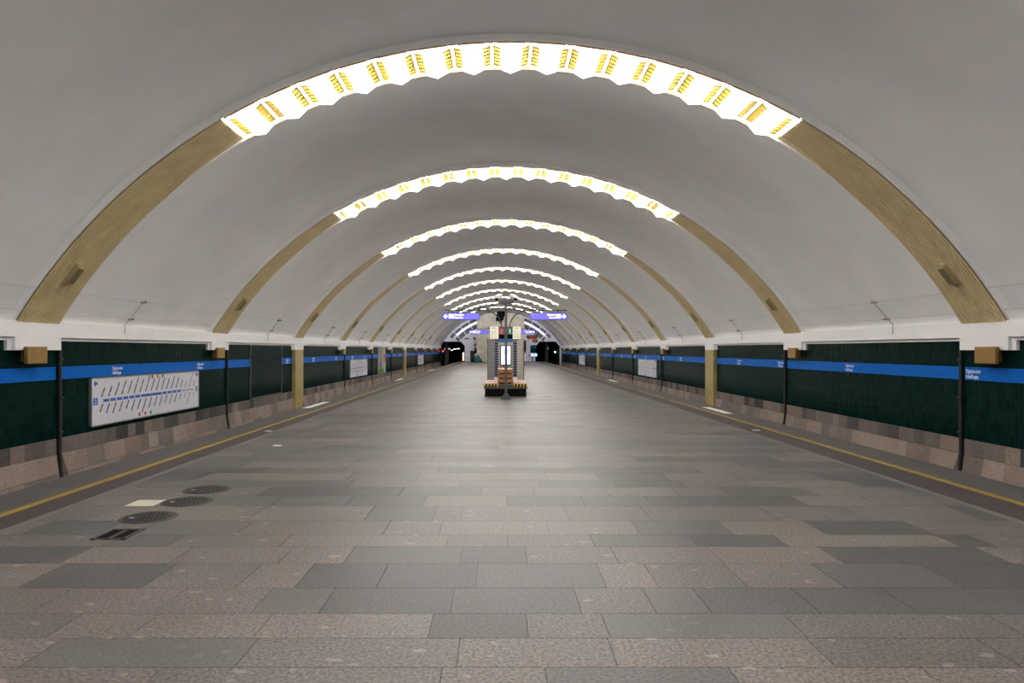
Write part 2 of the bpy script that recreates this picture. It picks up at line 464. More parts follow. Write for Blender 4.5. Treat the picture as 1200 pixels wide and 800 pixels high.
RIM1, RIM2 = rim_mesh(.018, .042), rim_mesh(RIB-.03, RIB-.008)
def arch_light(k):
    if k >= 1: lab = 'lit pleated white luminaire across the vault, %s arch from the viewer' % ORD[k]
    else: lab = 'lit pleated luminaire across the vault %s' % ('overhead at the viewpoint' if k == 0 else 'behind the viewpoint')
    t = thing('arch_light', lab, 'ceiling light', (0, ky(k), ZC), group='lit arches of the vault')
    for i in range(NU):
        link('diffuser', DIFF, t, rot=(0, -TH_L + U*(i+.5), 0))
    if k >= 0:
        for i in range(1, NU): link('leaf_ornament', ORN, t, rot=(0, -TH_L + U*i, 0))
        link('leaf_ornament', ORN_L, t, rot=(0, -TH_L+.001, 0)); link('leaf_ornament', ORN_R, t, rot=(0, TH_L-.001, 0))
        link('rim', RIM1, t); link('rim', RIM2, t)
    return t
for k in KS: arch_light(k)

# gold corrugated cladding below the luminaires
def cladding(side):
    b = mb(M['gold'])
    n = 60; nr = 16; y0, y1 = .05, RIB-.015
    prof = []
    w = (y1-y0)/nr
    for i in range(nr):
        a = y0+i*w
        prof += [(0, a), (0, a+w*.66), (.026, a+w*.70), (.026, a+w*.97)]
    prof.append((0, y1))
    pr = [(RR-.018+r, y) for r, y in prof] + [(RR+.07, y1), (RR+.07, y0)]
    t0, t1 = TH_L+.004, TH_B
    tw = TH_L + math.radians(11)
    v = []; f = []; k = len(pr)
    for i in range(n+1):
        t = t0 + (t1-t0)*i/n; q = max(0, 1-(t-t0)/(tw-t0)); sc = (y1-.30*q-y0)/(y1-y0)
        for r_, y_ in pr: v.append((r_*math.sin(side*t), y0+(y_-y0)*sc, r_*math.cos(t)))
    for i in range(n):
        for j in range(k): f.append((i*k+j, i*k+(j+1) % k, (i+1)*k+(j+1) % k, (i+1)*k+j))
    f += [tuple(range(k)), tuple(reversed(range(n*k, n*k+k)))]
    b.faces(v, f)
    me = b.mesh('gold_cladding', smooth=25)
    # bevelled far edge near the lamp
    c = mb(M['gold']); m = 16; tw = TH_L + math.radians(11)
    v = []; f = []
    for i in range(m+1):
        t = (t0 + (tw-t0)*i/m); q = (1-i/m)
        ya = y1-.30*q; yb = y1+.004
        for (r, y) in ((RR-.016, ya), (RR-.016+.06*q, yb), (RR+.12, yb), (RR+.12, ya)):
            v.append((r*math.sin(side*t), y, r*math.cos(t)))
    for i in range(m):
        for j in range(4): f.append((i*4+j, i*4+(j+1) % 4, (i+1)*4+(j+1) % 4, (i+1)*4+j))
    f += [(0, 1, 2, 3), (m*4+3, m*4+2, m*4+1, m*4)]
    c.faces(v, f)
    # speaker
    s = mb(M['speaker'])
    s.box(-.22, -.11, -.085, .22, .11, 0); s2 = mb(M['grille'])
    for i in range(6): s2.box(-.16, -.085+.03*i, -.092, .16, -.068+.03*i, -.084)
    bmesh.ops.bevel(s.bm, geom=[e for e in s.bm.edges if abs(e.verts[0].co.z-e.verts[1].co.z) < .01 and e.verts[0].co.z < -.05], offset=.04, segments=2, affect='EDGES')
    return me, c.mesh('edge_bevel'), s.mesh('speaker_housing'), s2.mesh('speaker_grille')
for side in (-1, 1):
    A, B, S1, S2 = cladding(side)
    for k in KS:
        if k < 0: continue
        wh = '%s arch from the viewer' % ORD[k] if k >= 1 else 'arch at the viewpoint'
        o = link('gold_cladding', A, None, (0, ky(k), ZC))
        tag(o, 'gold ribbed cladding on the %s leg of the %s' % (SN[side], wh), 'cladding', 'gold arch legs')
        link('edge_bevel', B, o)
        th = side*math.radians(52.6)
        sp = link('speaker', S1, o, ((RR-.015)*math.sin(th), .60, (RR-.015)*math.cos(th)), (0, th + PI/2*0, 0))
        sp.rotation_euler = (0, th, 0)
        link('speaker_grille', S2, sp)

# ------------------------------------------------------------------ side walls
for side in (-1, 1):
    nm = SN[side]
    x = side*WX
    b = mb(M['tile']); x0, x1 = sorted((x, side*(WX+.4)))
    b.box(x0, YN, .02, x1, YE, 2.0)
    struct(b.build('wall_%s' % nm))
    # white beam with blocks
    b = mb(M['white'])
    def bx(xa, xb, ya, yb, za, zb):
        p, q = sorted((side*xa, side*xb)); b.box(p, ya, za, q, yb, zb)
    bx(BX, WX+.4, YN, YE, 1.865, 2.14)
    for k in KS + [11]:
        y = ky(k)
        bx(BX, WX-.0, y-.0, y+1.26, 1.64, 1.866)
    ks = KS + [11]
    for i in range(len(ks)-1):
        ya = ky(ks[i])+1.26; yb = ky(ks[i+1])
        bx(WX-.055, WX+.02, ya, yb, 1.805, 1.866)
        bx(WX-.054, WX+.02, yb-.10, yb, 1.64, 1.8055)
        bx(WX-.054, WX+.02, ya, ya+.03, 1.64, 1.8055)
        bx(BX-.004, BX, (ya+yb)/2-.006, (ya+yb)/2+.006, 1.865, 2.14)
    struct(b.build('trim_%d' % (3 if side < 0 else 4)))
    # stone plinth
    b = mb(M['tunnel'])
    p, q = sorted((side*(WX+.02), side*(WX+.4))); b.box(p, YN, -1.2, q, YE, .02)
    gaps = [ky(k)+1.28 for k in KS]
    edges = [YN] + [v for g in gaps for v in (g, g+.16)] + [YE]
    for i in range(0, len(edges), 2):
        for course in (0, 1, 2):
            y = edges[i]
            while y < edges[i+1]-.01:
                L = random.uniform(.28, .62) if course == 0 else random.uniform(.35, .9)
                y2 = min(y+L, edges[i+1])
                if edges[i+1]-y2 < .15: y2 = edges[i+1]
                if course == 0: za, zb, xa, xb = -.262, .02, WX-.02, WX-.02; m = random.choice(PD + PL[:3])
                elif course == 1: za, zb, xa, xb = -.62, -.268, WX-.075, WX-.025; m = random.choice(PL)
                else: za, zb, xa, xb = -1.15, -.626, WX-.15, WX-.077; m = random.choice(PL)
                g = .002
                ds = .10 if (course == 1 and y == edges[i] and i) else 0; dt = .10 if (course == 2 and y == edges[i] and i) else 0
                v = [(side*xa, y+g+ds+dt, za), (side*xa, y2-g, za), (side*xb, y2-g, zb), (side*xb, y+g+dt, zb),
                     (side*(WX+.1), y+g, za), (side*(WX+.1), y2-g, za), (side*(WX+.1), y2-g, zb), (side*(WX+.1), y+g, zb)]
                b.use(m).faces(v, [(0, 1, 2, 3), (4, 7, 6, 5), (0, 4, 5, 1), (1, 5, 6, 2), (2, 6, 7, 3), (3, 7, 4, 0)])
                y = y2
    struct(b.build('baseboard_%s' % nm))

def bay_name(k): return 'nearest bay beside the viewpoint' if k == 0 else 'bay after the %s arch' % ORD[k]
# conduits, gold boxes, columns
for side in (-1, 1):
    cm = mb(M['rust']).tube([(side*(WX-.035), 0, 1.64), (side*(WX-.035), 0, .02), (side*(WX-.035), 0, -.26), (side*(WX-.06), 0, -.62), (side*(WX-.11), 0, -1.1)], .033, 12).mesh('wall_conduit', 40)
    p, q = sorted((side*(WX-.082), side*(WX+.002))); cl = mb(M['rust']).box(p, -.046, 0, q, .046, .03).mesh('pipe_clamp')
    hm = MB(); hm.use(M['goldbox']); hm.box(-.265, -.145, .0, .265, .145, .07)
    bmesh.ops.bevel(hm.bm, geom=hm.bm.edges[:], offset=.006, segments=1, affect='EDGES')
    hm.use(M['black']).box(-.25, -.13, -.012, .25, .13, .0)
    hm = hm.mesh('housing')
    br = mb(M['goldbox']).box(-.115, -.115, -.15, .115, .085, -.012).mesh('mounting_box')
    for k in KS:
        if k < 1: continue
        y = ky(k)
        o = link('wall_conduit', cm, None, (0, y+1.36, 0))
        tag(o, 'dark vertical pipe on the %s tiled wall at the %s arch' % (SN[side], ORD[k]), 'pipe', 'wall pipes at the arches')
        for z in (1.45, .75, .12): link('pipe_clamp', cl, o, (0, 0, z))
        if k not in COLS:
            m = wall_mtx(side, y+.42, 1.555, 8.16)
            t = thing('wall_lamp_box', 'gold box under the %s white block at the %s arch' % (SN[side], ORD[k]), 'box', group='gold boxes under the white blocks', mtx=m)
            link('housing', hm, t); link('mounting_box', br, t)
        else:
            b = mb(M['goldtile']); p, q = sorted((side*(BX-.015), side*(WX-.003)))
            b.box(p, y+.03, -1.1, q, y+1.17, 1.638)
            c = b.build('gold_column', None)
            tag(c, 'gold tiled wall column on the %s, under the %s arch' % (SN[side], ORD[k]), 'column', 'gold tiled columns')

# blue station name bands
def xpx_to_y(side, x): return F*(WX-.01 + (CAMX if side < 0 else -CAMX))/abs(x-VPX)
TXT = {-1: [138, 235, 337, 367.5, 394, 413, 427.5, 462, 469, 480, 491, 501, 508], 1: [1141, 996, 915, 866.5, 798, 777.4, 757, 744, 728.7, 709.6, 695, 683, 672]}
AD = {-1: [(23.6, 27.0, 'empty'), (48.3, 51.7, 'poster')], 1: []}
def name_lettering(m, y_u):
    T = lambda v: Matrix.Translation((y_u-.22, v, .012))
    b = mb(M['letter'])
    b.text('Удельная', .098, T(.125), .0015, .001, sx=.92)
    b.text("Udel'naya", .098, T(.03), .0015, .001, sx=.92)
    return b
for side in (-1, 1):
    ty = [xpx_to_y(side, x) for x in TXT[side]]
    for k in range(0, 11):
        ya = ky(k)+1.44; yb = ky(k+1)+1.28 if k < 10 else 98.5
        z0 = 1.10
        m = wall_mtx(side, ya if side < 0 else yb, z0)
        L = yb-ya
        cuts = [(a, c) for (a, c, _) in AD[side] if a > ya-1 and c < yb+1]
        t = thing('station_name_band', 'blue station name band on the %s wall, %s' % (SN[side], bay_name(k)), 'sign', group='blue station name bands', mtx=m)
        segs = [(ya, yb)]
        for a, c in cuts: segs = [(ya, a-.03), (c+.03, yb)]
        for a, c in segs:
            u0, u1 = (a-ya, c-ya) if side < 0 else (yb-c, yb-a)
            link('band_panel', mb(M['blue']).box(u0, 0, -.004, u1, .235, .010).mesh('band_panel'), t)
        for y in ty:
            if ya+.25 < y < yb-.22 and not any(a-.25 < y < c+.25 for a, c in cuts):
                name_lettering(None, (y-ya) if side < 0 else (yb-y)).build('lettering', t)

# advert frame and poster
def ad(kind, ya, yb):
    m = wall_mtx(-1, ya, 0.03); L = yb-ya; H = 1.80
    if kind == 'empty':
        t = thing('advert_display', 'large empty dark panel in a thin bronze frame on the left wall', 'frame', mtx=m)
        link('panel', mb(M['tile']).box(.04, .04, .0, L-.04, H-.04, .012).mesh('panel'), t)
    else:
        t = thing('advert_poster', 'tall colourful advertising poster with people among trees on left wall', 'poster', mtx=m)
        b = mb(mat('poster_ground', (.45, .40, .30), .4)).box(.04, .04, 0, L-.04, H-.04, .012)
        link('panel', b.mesh('panel'), t)
        pr = MB(); rnd = random.Random(3)
        cols = [(.18, .10, .06), (.5, .5, .42), (.08, .10, .05), (.35, .28, .2), (.16, .2, .33), (.1, .03, .05)]
        ms = [mat('poster_ink_%d' % i, c, .5) for i, c in enumerate(cols)]
        for i in range(15):
            u = .08 + i*(L-.9)/15; w = rnd.uniform(.08, .22); h0 = rnd.uniform(.3, .5)
            pr.use(rnd.choice(ms)).prism([(u, h0), (u+w, h0+.03), (u+w*.8, H-.06), (u+w*.1, H-.06)], .012, .0135+i*.0001)
        pr.use(mat('poster_green', (.12, .22, .03), .5)).box(.04, .04, .012, L-.75, .33, .0155)
        pr.use(mat('poster_red', (.5, .03, .02), .5)).box(L-.78, .75, .012, L-.2, 1.32, .0155)
        pr.use(mat('poster_pale', (.5, .55, .5), .5)).box(L-.8, .04, .012, L-.1, .72, .0152)
        pr.use(mat('poster_figure', (.10, .02, .04), .5)).prism([(.9, .2), (1.3, .2), (1.25, .7), (1.12, .95), (.98, .72)], .012, .016)
        pr.use(mat('poster_jacket', (.15, .18, .33), .5)).prism([(1.5, .25), (1.95, .25), (1.9, .85), (1.72, 1.1), (1.55, .85)], .012, .016)
        pr.build('printed_picture', t)
    f = mb(M['frame'])
    for (a, c, d, e) in ((0, 0, L, .04), (0, H-.04, L, H), (0, 0, .04, H), (L-.04, 0, L, H)): f.box(a, c, 0, d, e, .03)
    f.build('frame', t)
ad('empty', 23.6, 27.0); ad('poster', 48.3, 51.7)

# line maps
RU = ['Купчино', 'Звёздная', 'Московская', 'Парк Победы', 'Электросила', 'Московские ворота', 'Фрунзенская', 'Технологический институт', 'Сенная площадь', 'Невский проспект', 'Горьковская', 'Петроградская', 'Чёрная речка', 'Пионерская', 'Удельная', 'Озерки', 'Проспект Просвещения', 'Парнас']
EN = ['Kupchino', 'Zvyozdnaya', 'Moskovskaya', 'Park Pobedy', 'Elektrosila', 'Moskovskie vorota', 'Frunzenskaya', 'Tekhnologichesky institut', 'Sennaya ploshchad', 'Nevsky prospekt', "Gor'kovskaya", 'Petrogradskaya', 'Chyornaya rechka', 'Pionerskaya', "Udel'naya", 'Ozerki', 'Prospekt Prosvescheniya', 'Parnas']
def line_map(label, side, ya, active):
    L, H = 5.14, .98
    m = wall_mtx(side, ya if side < 0 else ya+L, .11)
    t = thing('line_map', label, 'map', group='metro line maps on the walls', mtx=m)
    link('board', mb(M['board']).box(.02, .02, .0, L-.02, H-.02, .045).mesh('board'), t)
    f = mb(M['steel'])
    for (a, c, d, e) in ((0, 0, L, .025), (0, H-.025, L, H), (0, 0, .025, H), (L-.025, 0, L, H)): f.box(a, c, 0, d, e, .055)
    f.build('frame', t)
    Z = .0455
    x0, x1, yb = .42, 4.84, .50
    xs = [x0 + (x1-x0)*i/17 for i in range(18)]
    b = MB()
    act = [i in active for i in range(18)]
    for i in range(17):
        on = act[i] and act[i+1]
        b.use(M['mapblue'] if on else M['mapgrey']).box(xs[i], yb-(.03 if on else .018), Z-.004, xs[i+1], yb+(.03 if on else .018), Z+.001)
    for i, x in enumerate(xs):
        c = {7: M['mapred'], 8: M['maporange'], 9: M['mapgreen']}.get(i, M['letter']) if act[i] else M['letter']
        b.use(c).box(x-.022, yb-.018, Z, x+.022, yb+.018, Z+.003)
    b.build('line_diagram', t)
    b = MB(); ink = lambda i: M['mapblue'] if RU[i] == 'Удельная' else (M['mapink'] if act[i] else M['mapgrey'])
    for i, x in enumerate(xs):
        ang = math.radians(58)
        b.use(ink(i)).text(RU[i], .066, Matrix.Translation((x-.02, yb+.07, Z)) @ Matrix.Rotation(ang, 4, 'Z'), .004, .0008, sx=.62 if len(RU[i]) > 12 else .8)
        b.text(EN[i], .066, Matrix.Translation((x+.02, yb-.07, Z)) @ Matrix.Rotation(ang, 4, 'Z'), .004, .0008, 'RIGHT', sx=.55 if len(EN[i]) > 12 else .75)
    for i, c in ((7, 'mapred'), (8, 'maporange'), (9, 'mapgreen')):
        b.use(M[c]).box(xs[i]+.26, yb+.37, Z, xs[i]+.34, yb+.45, Z+.002)
        b.box(xs[i]-.34, yb-.45, Z, xs[i]-.26, yb-.37, Z+.002)
    b.build('station_lettering', t)
    b = mb(M['mapblue'])
    for u, v in ((.16, .86), (L-.14, .88)):
        b.prism([(u-.07, v), (u, v+.07), (u, v+.028), (u+.07, v+.028), (u+.07, v-.028), (u, v-.028), (u, v-.07)], Z-.002, Z+.002)
    b.box(.08, yb-.07, Z-.002, .24, yb+.07, Z+.002); b.box(L-.2, yb-.07, Z-.002, L-.08, yb+.07, Z+.002)
    b.use(M['letter'])
    for u in (.16, L-.14): b.text('2', .13, Matrix.Translation((u, yb-.045, Z+.002)), .002, .0008, 'CENTER')
    b.build('arrow_symbols', t)
line_map('large white line map with blue line on left wall, before the second arch', -1, 14.34, range(0, 15))
line_map('white line map on the left wall beyond the empty bronze frame', -1, 39.25, range(0, 15))
line_map('farthest white line map on the left wall', -1, 72.2, range(0, 15))
line_map('white line map on the right wall, the nearer of two', 1, 39.1, range(14, 18))
line_map('white line map far down the right wall, the farther of two', 1, 71.9, range(14, 18))

# wire brackets and wires along the springing of the vault
def vx(z, off): return math.sqrt((RV-off)**2 - (z-ZC)**2)
ZW = (2.30, 2.66)
for side in (-1, 1):
    pm = mb(M['lightsteel']).tube([(side*(BX-.006), 0, 1.98), (side*(BX-.006), 0, 2.18), (side*(vx(2.3, .10)), .03, 2.30), (side*(vx(2.72, .12)), .10, 2.72)], .014, 8).mesh('rod', 40)
    im = []
    for z in ZW:
        bb = MB().use(M['ceramic']); mx = Matrix.Translation((side*(vx(z, .12)), .03 + (z-2.3)/.42*.07, z)) @ Matrix.Rotation(PI/2, 4, 'Y')
        bb.lathe([(.014, -.07), (.027, -.04), (.016, -.02), (.03, 0), (.016, .02), (.027, .04), (.014, .07)], 10, mx)
        im.append(bb.mesh('insulator', 40))
    for k in range(1, 10):
        y = ky(k) + (3.50 if k == 1 else 4.9)
        o = link('wire_bracket', pm, None, (0, y, 0))
        tag(o, 'thin wire bracket rod on the %s of the vault, %s' % (SN[side], bay_name(k)), 'bracket', 'wire brackets along the vault')
        for q in im: link('insulator', q, o)
    for z, hl in zip(ZW, ('lower', 'upper')):
        x = side*(vx(z, .14) - .02)
        o = mb(M['lightsteel']).tube([(x, YN+.2, z), (x, 94, z)], .0045, 6).build('stretched_wire')
        tag(o, '%s of two thin wires stretched along the %s foot of the vault' % (hl, SN[side]), 'wire', 'stretched wires')

# ------------------------------------------------------------------ things in the floor
mc = MB().use(M['iron']); mc.lathe([(.235, -.03), (.235, .004), (.225, .007), (.0, .007)][:3] + [(.02, .007)], 40)
for i in range(-5, 6):
    for j in range(-5, 6):
        if math.hypot(i, j) < 5.2: mc.box(i*.038-.012, j*.038-.012, .006, i*.038+.012, j*.038+.012, .0095)
mcm = mc.mesh('cover')
ring = mb(M['ironrim']).lathe([(.237, -.03), (.237, .003), (.252, .006), (.268, .003), (.268, -.03)], 40).mesh('ring')
lug = mb(M['steel']).lathe([(.028, .006), (.028, .010), (.02, .013)], 16, Matrix.Translation((-.15, -.02, 0))).mesh('lifting_eye')
for (x, y), lab in zip(((174.5, 606), (219.5, 587.5), (242.5, 573.6)), ('nearest to the drain grate', 'middle one of three', 'farthest of three')):
    px, py = floor_pt(x, y)
    t = thing('manhole_cover', 'round dark iron manhole cover in the floor, %s' % lab, 'manhole cover', (px, py, 0), (0, 0, .3), 'iron manhole covers')
    link('cover', mcm, t); link('ring', ring, t); link('lifting_eye', lug, t)
c0 = [floor_pt(*p) for p in ((104.2, 632.5), (145.8, 632), (171.7, 619.5), (130.8, 620.3))]
gx0 = (c0[0][0]+c0[3][0])/2; gx1 = (c0[1][0]+c0[2][0])/2; gy0 = (c0[0][1]+c0[1][1])/2; gy1 = (c0[2][1]+c0[3][1])/2
t = thing('drain_grate', 'dark rectangular drain grate with two long slots in the floor', 'drain grate', ((gx0+gx1)/2, (gy0+gy1)/2, 0))
w, h = (gx1-gx0)/2, (gy1-gy0)/2
b = mb(M['ironrim'])
for q in ((-w, -h, -w+.035, h), (w-.035, -h, w, h), (-w, -h, w, -h+.03), (-w, h-.03, w, h), (-.02, -h, .02, h)): b.box(q[0], q[1], -.004, q[2], q[3], .005)
b.build('frame', t)
mb(M['black']).box(-w+.01, -h+.01, -.006, w-.01, h-.01, .0015).build('pit', t)
c0 = [floor_pt(*p) for p in ((146.7, 593), (177.5, 592.7), (191.7, 585.8), (160.8, 586.2))]
tag(mb(M['cream']).box(0, 0, -.004, .30, .31, .003).build('floor_tile', loc=((c0[0][0]+c0[3][0])/2, c0[0][1], 0)), 'small cream square tile in the floor beside the manhole covers', 'tile')
for (a, c, lab) in (((371, 474.3), 2.4, 'left platform edge by the first gold column'), ((840, 480.5), 2.1, 'right platform edge by the first gold column'),
                    ((718, 446), 2.6, 'right platform edge far beyond the nearer line map'), ((468.4, 444.5), 2.6, 'left platform edge beyond the poster'), ((505, 433.5), 4, 'left platform edge near the tunnel')):
    px, py = floor_pt(*a)
    tag(mb(M['plate']).box(-.10, -c/2, -.002, .10, c/2, .004).build('stopping_plate', loc=(px, py, 0)), 'long flat white plate on the %s' % lab, 'marker plate', 'white stopping plates')
for (a, lab) in (((315, 505), 'inside the left yellow line'), ((886, 504), 'inside the right yellow line'), ((325, 522), 'on the paving near the left yellow line')):
    px, py = floor_pt(*a)
    tag(mb(M['plate']).prism([(-.075, -.05), (.07, -.06), (.08, .04), (-.06, .06)], -.001, .003).build('paper_scrap', loc=(px, py, 0), parent=None), 'small pale scrap lying %s' % lab, 'scrap', 'pale scraps on the floor')

# ------------------------------------------------------------------ camera mast
t = thing('camera_mast', 'slim grey steel mast with crossbar standing before the bench', 'mast', (.02, 24.0, 0))
b = mb(M['dsteel']).box(-.17, -.17, 0, .17, .17, .018); b.build('base_plate', t)
for i in range(4):
    mx = Matrix.Rotation(PI/4*0 + i*PI/2, 4, 'Z') @ Matrix.Translation((0, .006, 0)) @ Matrix.Rotation(PI/2, 4, 'X')
    mb(M['dsteel']).prism([(.035, .018), (.165, .018), (.165, .04), (.035, .24)], 0, .012, mx).build('gusset', t)
mb(M['dsteel']).box(-.042, -.042, .018, .042, .042, 3.16).build('pole', t)
mb(M['dsteel']).box(-.20, -.06, 3.16, .20, .06, 3.25).build('crossbar', t)
for s in (-1, 1):
    mx = Matrix.Translation((s*.245, -.02, 3.37)) @ Matrix.Rotation(s*math.radians(24), 4, 'Z') @ Matrix.Rotation(PI/2+math.radians(16), 4, 'X')
    cb = mb(M['camwhite']).lathe([(.055, -.19), (.072, -.17), (.072, .13), (.066, .15)], 20, mx).build('camera', t, 40)
    mb(M['black']).lathe([(.062, .14), (.062, .185), (.05, .19)], 20, mx).build('lens', cb, 40)
    mb(M['camwhite']).box(-.08, .02, -.16, .08, .083, .2, mx).build('sunshield', cb)
    mb(M['dsteel']).tube([(s*.19, 0, 3.20), (s*.235, 0, 3.22), (s*.245, 0, 3.31)], .028, 10).build('bracket', cb, 40)

# ------------------------------------------------------------------ bench
t = thing('bench', 'stone topped bench with wooden slatted centre and hazard taped corners', 'bench', (.02, 25.5, 0))
mb(M['black']).box(-.73, .03, 0, .73, 3.2, .27).build('base', t)
b = mb(M['stoneb']).box(-.765, 0, .27, .765, 3.25, .42); b.build('stone_top', t)
for s in (-1, 1):
    b = MB()
    u0, u1 = (-.768, -.27) if s < 0 else (.27, .768)
    n = 9; wd = (u1-u0)/n
    b.use(M['black']).box(u0, -.004, .35, u1, .05, .424)
    for i in range(n):
        a = u0+i*wd
        if i % 2 == 0:
            b.use(M['hazy']).faces([(a+wd*.1, -.0065, .352), (a+wd*.75, -.0065, .352), (a+wd*1.2, -.0065, .422), (a+wd*.55, -.0065, .422),
                                    (a+wd*.1, -.003, .352), (a+wd*.75, -.003, .352), (a+wd*1.2, -.003, .422), (a+wd*.55, -.003, .422)],
                                   [(0, 1, 2, 3), (4, 7, 6, 5), (0, 4, 5, 1), (1, 5, 6, 2), (2, 6, 7, 3), (3, 7, 4, 0)])
            b.box(a+wd*.4, 0, .423, a+wd*1.05, .048, .4255)
    b.build('hazard_tape', t)
for s in (-1, 1):
    for j in range(3):
        a = .29 + j*.155
        p, q = sorted((s*a, s*(a+.145)))
        mb(M['wood']).box(p, .10, .42, q, 3.15, .452).build('seat_board', t)
for j in range(3):
    z = .46 + j*.17
    bb = mb(M['wood']).box(-.27, .55, z, .27, 2.9, z+.135)
    bmesh.ops.bevel(bb.bm, geom=bb.bm.edges[:], offset=.008, segments=1, affect='EDGES')
    bb.build('back_slat', t)
mb(M['black']).box(-.22, .60, .42, .22, 2.85, .93).build('back_core', t)

# ------------------------------------------------------------------ information stand
def stand():
    t = thing('information_stand', 'tall grey information stand with lit screen behind the bench', 'information stand', group='information stands', mtx=front_mtx(.15, 39.5, 0))
    def P(name, m, *q, parent=None, bev=0):
        b = mb(M[m]).box(q[0], q[1], q[2], q[3], q[4], q[5])
        return b.build(name, parent or t)
    P('core', 'kgrey', -.62, .0, -1.2, .62, 2.2, -.06)
    for s in (-1, 1):
        a, c = sorted((s*.63, s*.98)); P('side_panel', 'kbeige' if s > 0 else 'kgrey', a, .0, -1.2, c, 2.2, .0)
        a, c = sorted((s*.96, s*1.0)); P('edge_post', 'dsteel', a, .0, -.02, c, 2.25, .03)
        a, c = sorted((s*.40, s*.62)); r = P('slotted_rack', 'kslot', a, .16, -.06, c, 2.12, -.01)
        b = mb(M['black'])
        for i in range(13): b.box(a+.03, .25+.142*i, -.012, c-.03, .31+.142*i, .001)
        b.build('slots', r)
    P('front_panel', 'kbeige', -.39, .16, -.06, .39, 2.12, .03)
    sc = P('screen', 'black', -.31, .78, .03, .31, 1.88, .05)
    P('screen_glass', 'screen', -.255, .84, .05, .255, 1.83, .053, parent=sc)
    b = mb(M['scrblue']).box(-.2, 1.44, .053, -.06, 1.7, .0545); b.box(.05, 1.44, .053, .2, 1.7, .0545); b.box(-.2, 1.36, .053, .2, 1.40, .0545)
    b.build('screen_picture', sc)
    b = MB().use(M['kred']).box(-.33, .60, .03, -.05, .72, .04); b.use(M['kgreen']).box(.08, .60, .03, .33, .72, .04)
    b.use(M['letter']).prism([(-.25, .58), (-.02, .58), (-.06, .68), (-.13, .64), (-.2, .69)], .03, .045); b.box(.08, .58, .03, .28, .65, .045); b.build('leaflet_holder', t)
    P('plinth', 'camwhite', -.75, 0, -1.15, .75, .15, -.02)
    # head with maps
    P('head_board', 'dsteel', -.90, 2.2, -.10, .86, 2.90, .02)
    for (a, c, m, mm) in ((-.87, -.39, 'map_sheet', 'mapcream'), (.38, .83, 'map_sheet', 'mapcream')):
        o = P(m, mm, a, 2.22, .02, c, 2.90, .035)
        b = mb(M['mapgrey']).box(a+.14, 2.80, .035, c-.14, 2.84, .0365)
        for i in range(5): b.box(a+.05, 2.3+.09*i, .035, c-.08-.03*(i % 2), 2.312+.09*i, .0365)
        b.use(M['letter']).prism([(a+.1, 2.42), (a+.3, 2.47), (a+.38, 2.52), (a+.2, 2.46)], .035, .037)
        b.build('map_print', o)
    o = P('exit_plate', 'kred', -.385, 2.48, .02, -.08, 2.82, .03)
    b = mb(M['mapgrey']).box(-.3, 2.52, .03, -.16, 2.56, .032); b.prism([(-.28, 2.62), (-.18, 2.62), (-.20, 2.74), (-.23, 2.77), (-.26, 2.74)], .03, .032); b.build('symbol', o)
    o = P('emergency_plate', 'kgreen', .08, 2.48, .02, .37, 2.82, .03)
    mb(M['letter']).box(.20, 2.54, .03, .25, 2.77, .032).build('symbol', o)
    b = mb(M['mapgrey']); P('caption_strip', 'black', -.385, 2.24, .02, .37, 2.47, .028)
    P('blue_strip', 'kblue', -.39, 2.05, .03, .37, 2.235, .045)
    for s in (-1, 1):
        pts = []
        for i in range(15):
            a = i/14*PI/2
            pts.append((s*(.22+1.05*(1-math.cos(a))), 2.88+.93*math.sin(a), -.05))
        pts.append((s*1.75, 3.81, -.05))
        mb(M['armdark']).tube(pts, .035, 8).build('curved_arm', t, 40)
        a, c = sorted((s*1.15, s*3.34)); P('sign_rail', 'armdark', a, 3.765, -.085, c, 3.815, -.015)
    P('tie_rail', 'armdark', -1.55, 3.895, -.075, 1.7, 3.935, -.045)
    for s in (-1, 1): P('tie_bracket', 'armdark', s*1.45-.03, 3.80, -.08, s*1.45+.03, 3.90, -.04)
    return t
st = stand()
def sign(label, side, mtx, texts):
    t = thing('direction_sign', label, 'sign', group='violet direction signs', mtx=mtx)
    L, H = 2.08, .40
    def pill(l, h, n=10):
        r = h/2; p = []
        for cx, a0 in ((l/2-r, -PI/2), (-l/2+r, PI/2)):
            for i in range(n+1):
                a = a0+PI*i/n; p.append((cx+r*math.cos(a), r*math.sin(a)))
        return p
    mb(M['signrim']).prism(pill(L, H), -.06, .055).build('case', t)
    mb(M['sign']).prism(pill(L-.06, H-.06), .055, .06).build('lit_face', t)
    mb(M['sign']).prism(pill(L-.06, H-.06), -.065, -.06).build('lit_face', t)
    b = mb(M['signink']); s = side; u = s*(L/2-.21)
    poly = [(u+s*.11, 0), (u, .12), (u-s*.0, .12), (u, .045), (u-s*.10, .045), (u-s*.10, -.045), (u, -.045), (u, -.12)]
    poly = [(u+s*.12, 0), (u+s*.0, .125), (u-s*.03, .095), (u+s*.03, .03), (u-s*.12, .03), (u-s*.12, -.03), (u+s*.03, -.03), (u-s*.03, -.095), (u+s*.0, -.125)]
    b.prism(poly, .06, .063); b.build('arrow', t)
    b = mb(M['signink']); a, c = sorted((u-s*.17, u-s*.44)); r = .02
    b.box(a, -.11, .06, c, .12, .062); b.use(M['sign']).box(a+.09, -.08, .062, a+.11, .09, .063); b.box(a+.17, -.08, .062, a+.19, .09, .063); b.build('line_symbol', t)
    b = mb(M['signink'])
    uu = u-s*.48
    for tx, v in zip(texts, (.035, -.115)):
        b.text(tx, .135, Matrix.Translation((uu, v, .061)), .004, .001, 'LEFT' if s < 0 else 'RIGHT', sx=.9)
    b.build('lettering', t)
    for q in (-.5, .5): mb(M['dsteel']).box(q-.035, H/2-.01, -.03, q+.035, H/2+.115, .03).build('hanger', t)
    return t
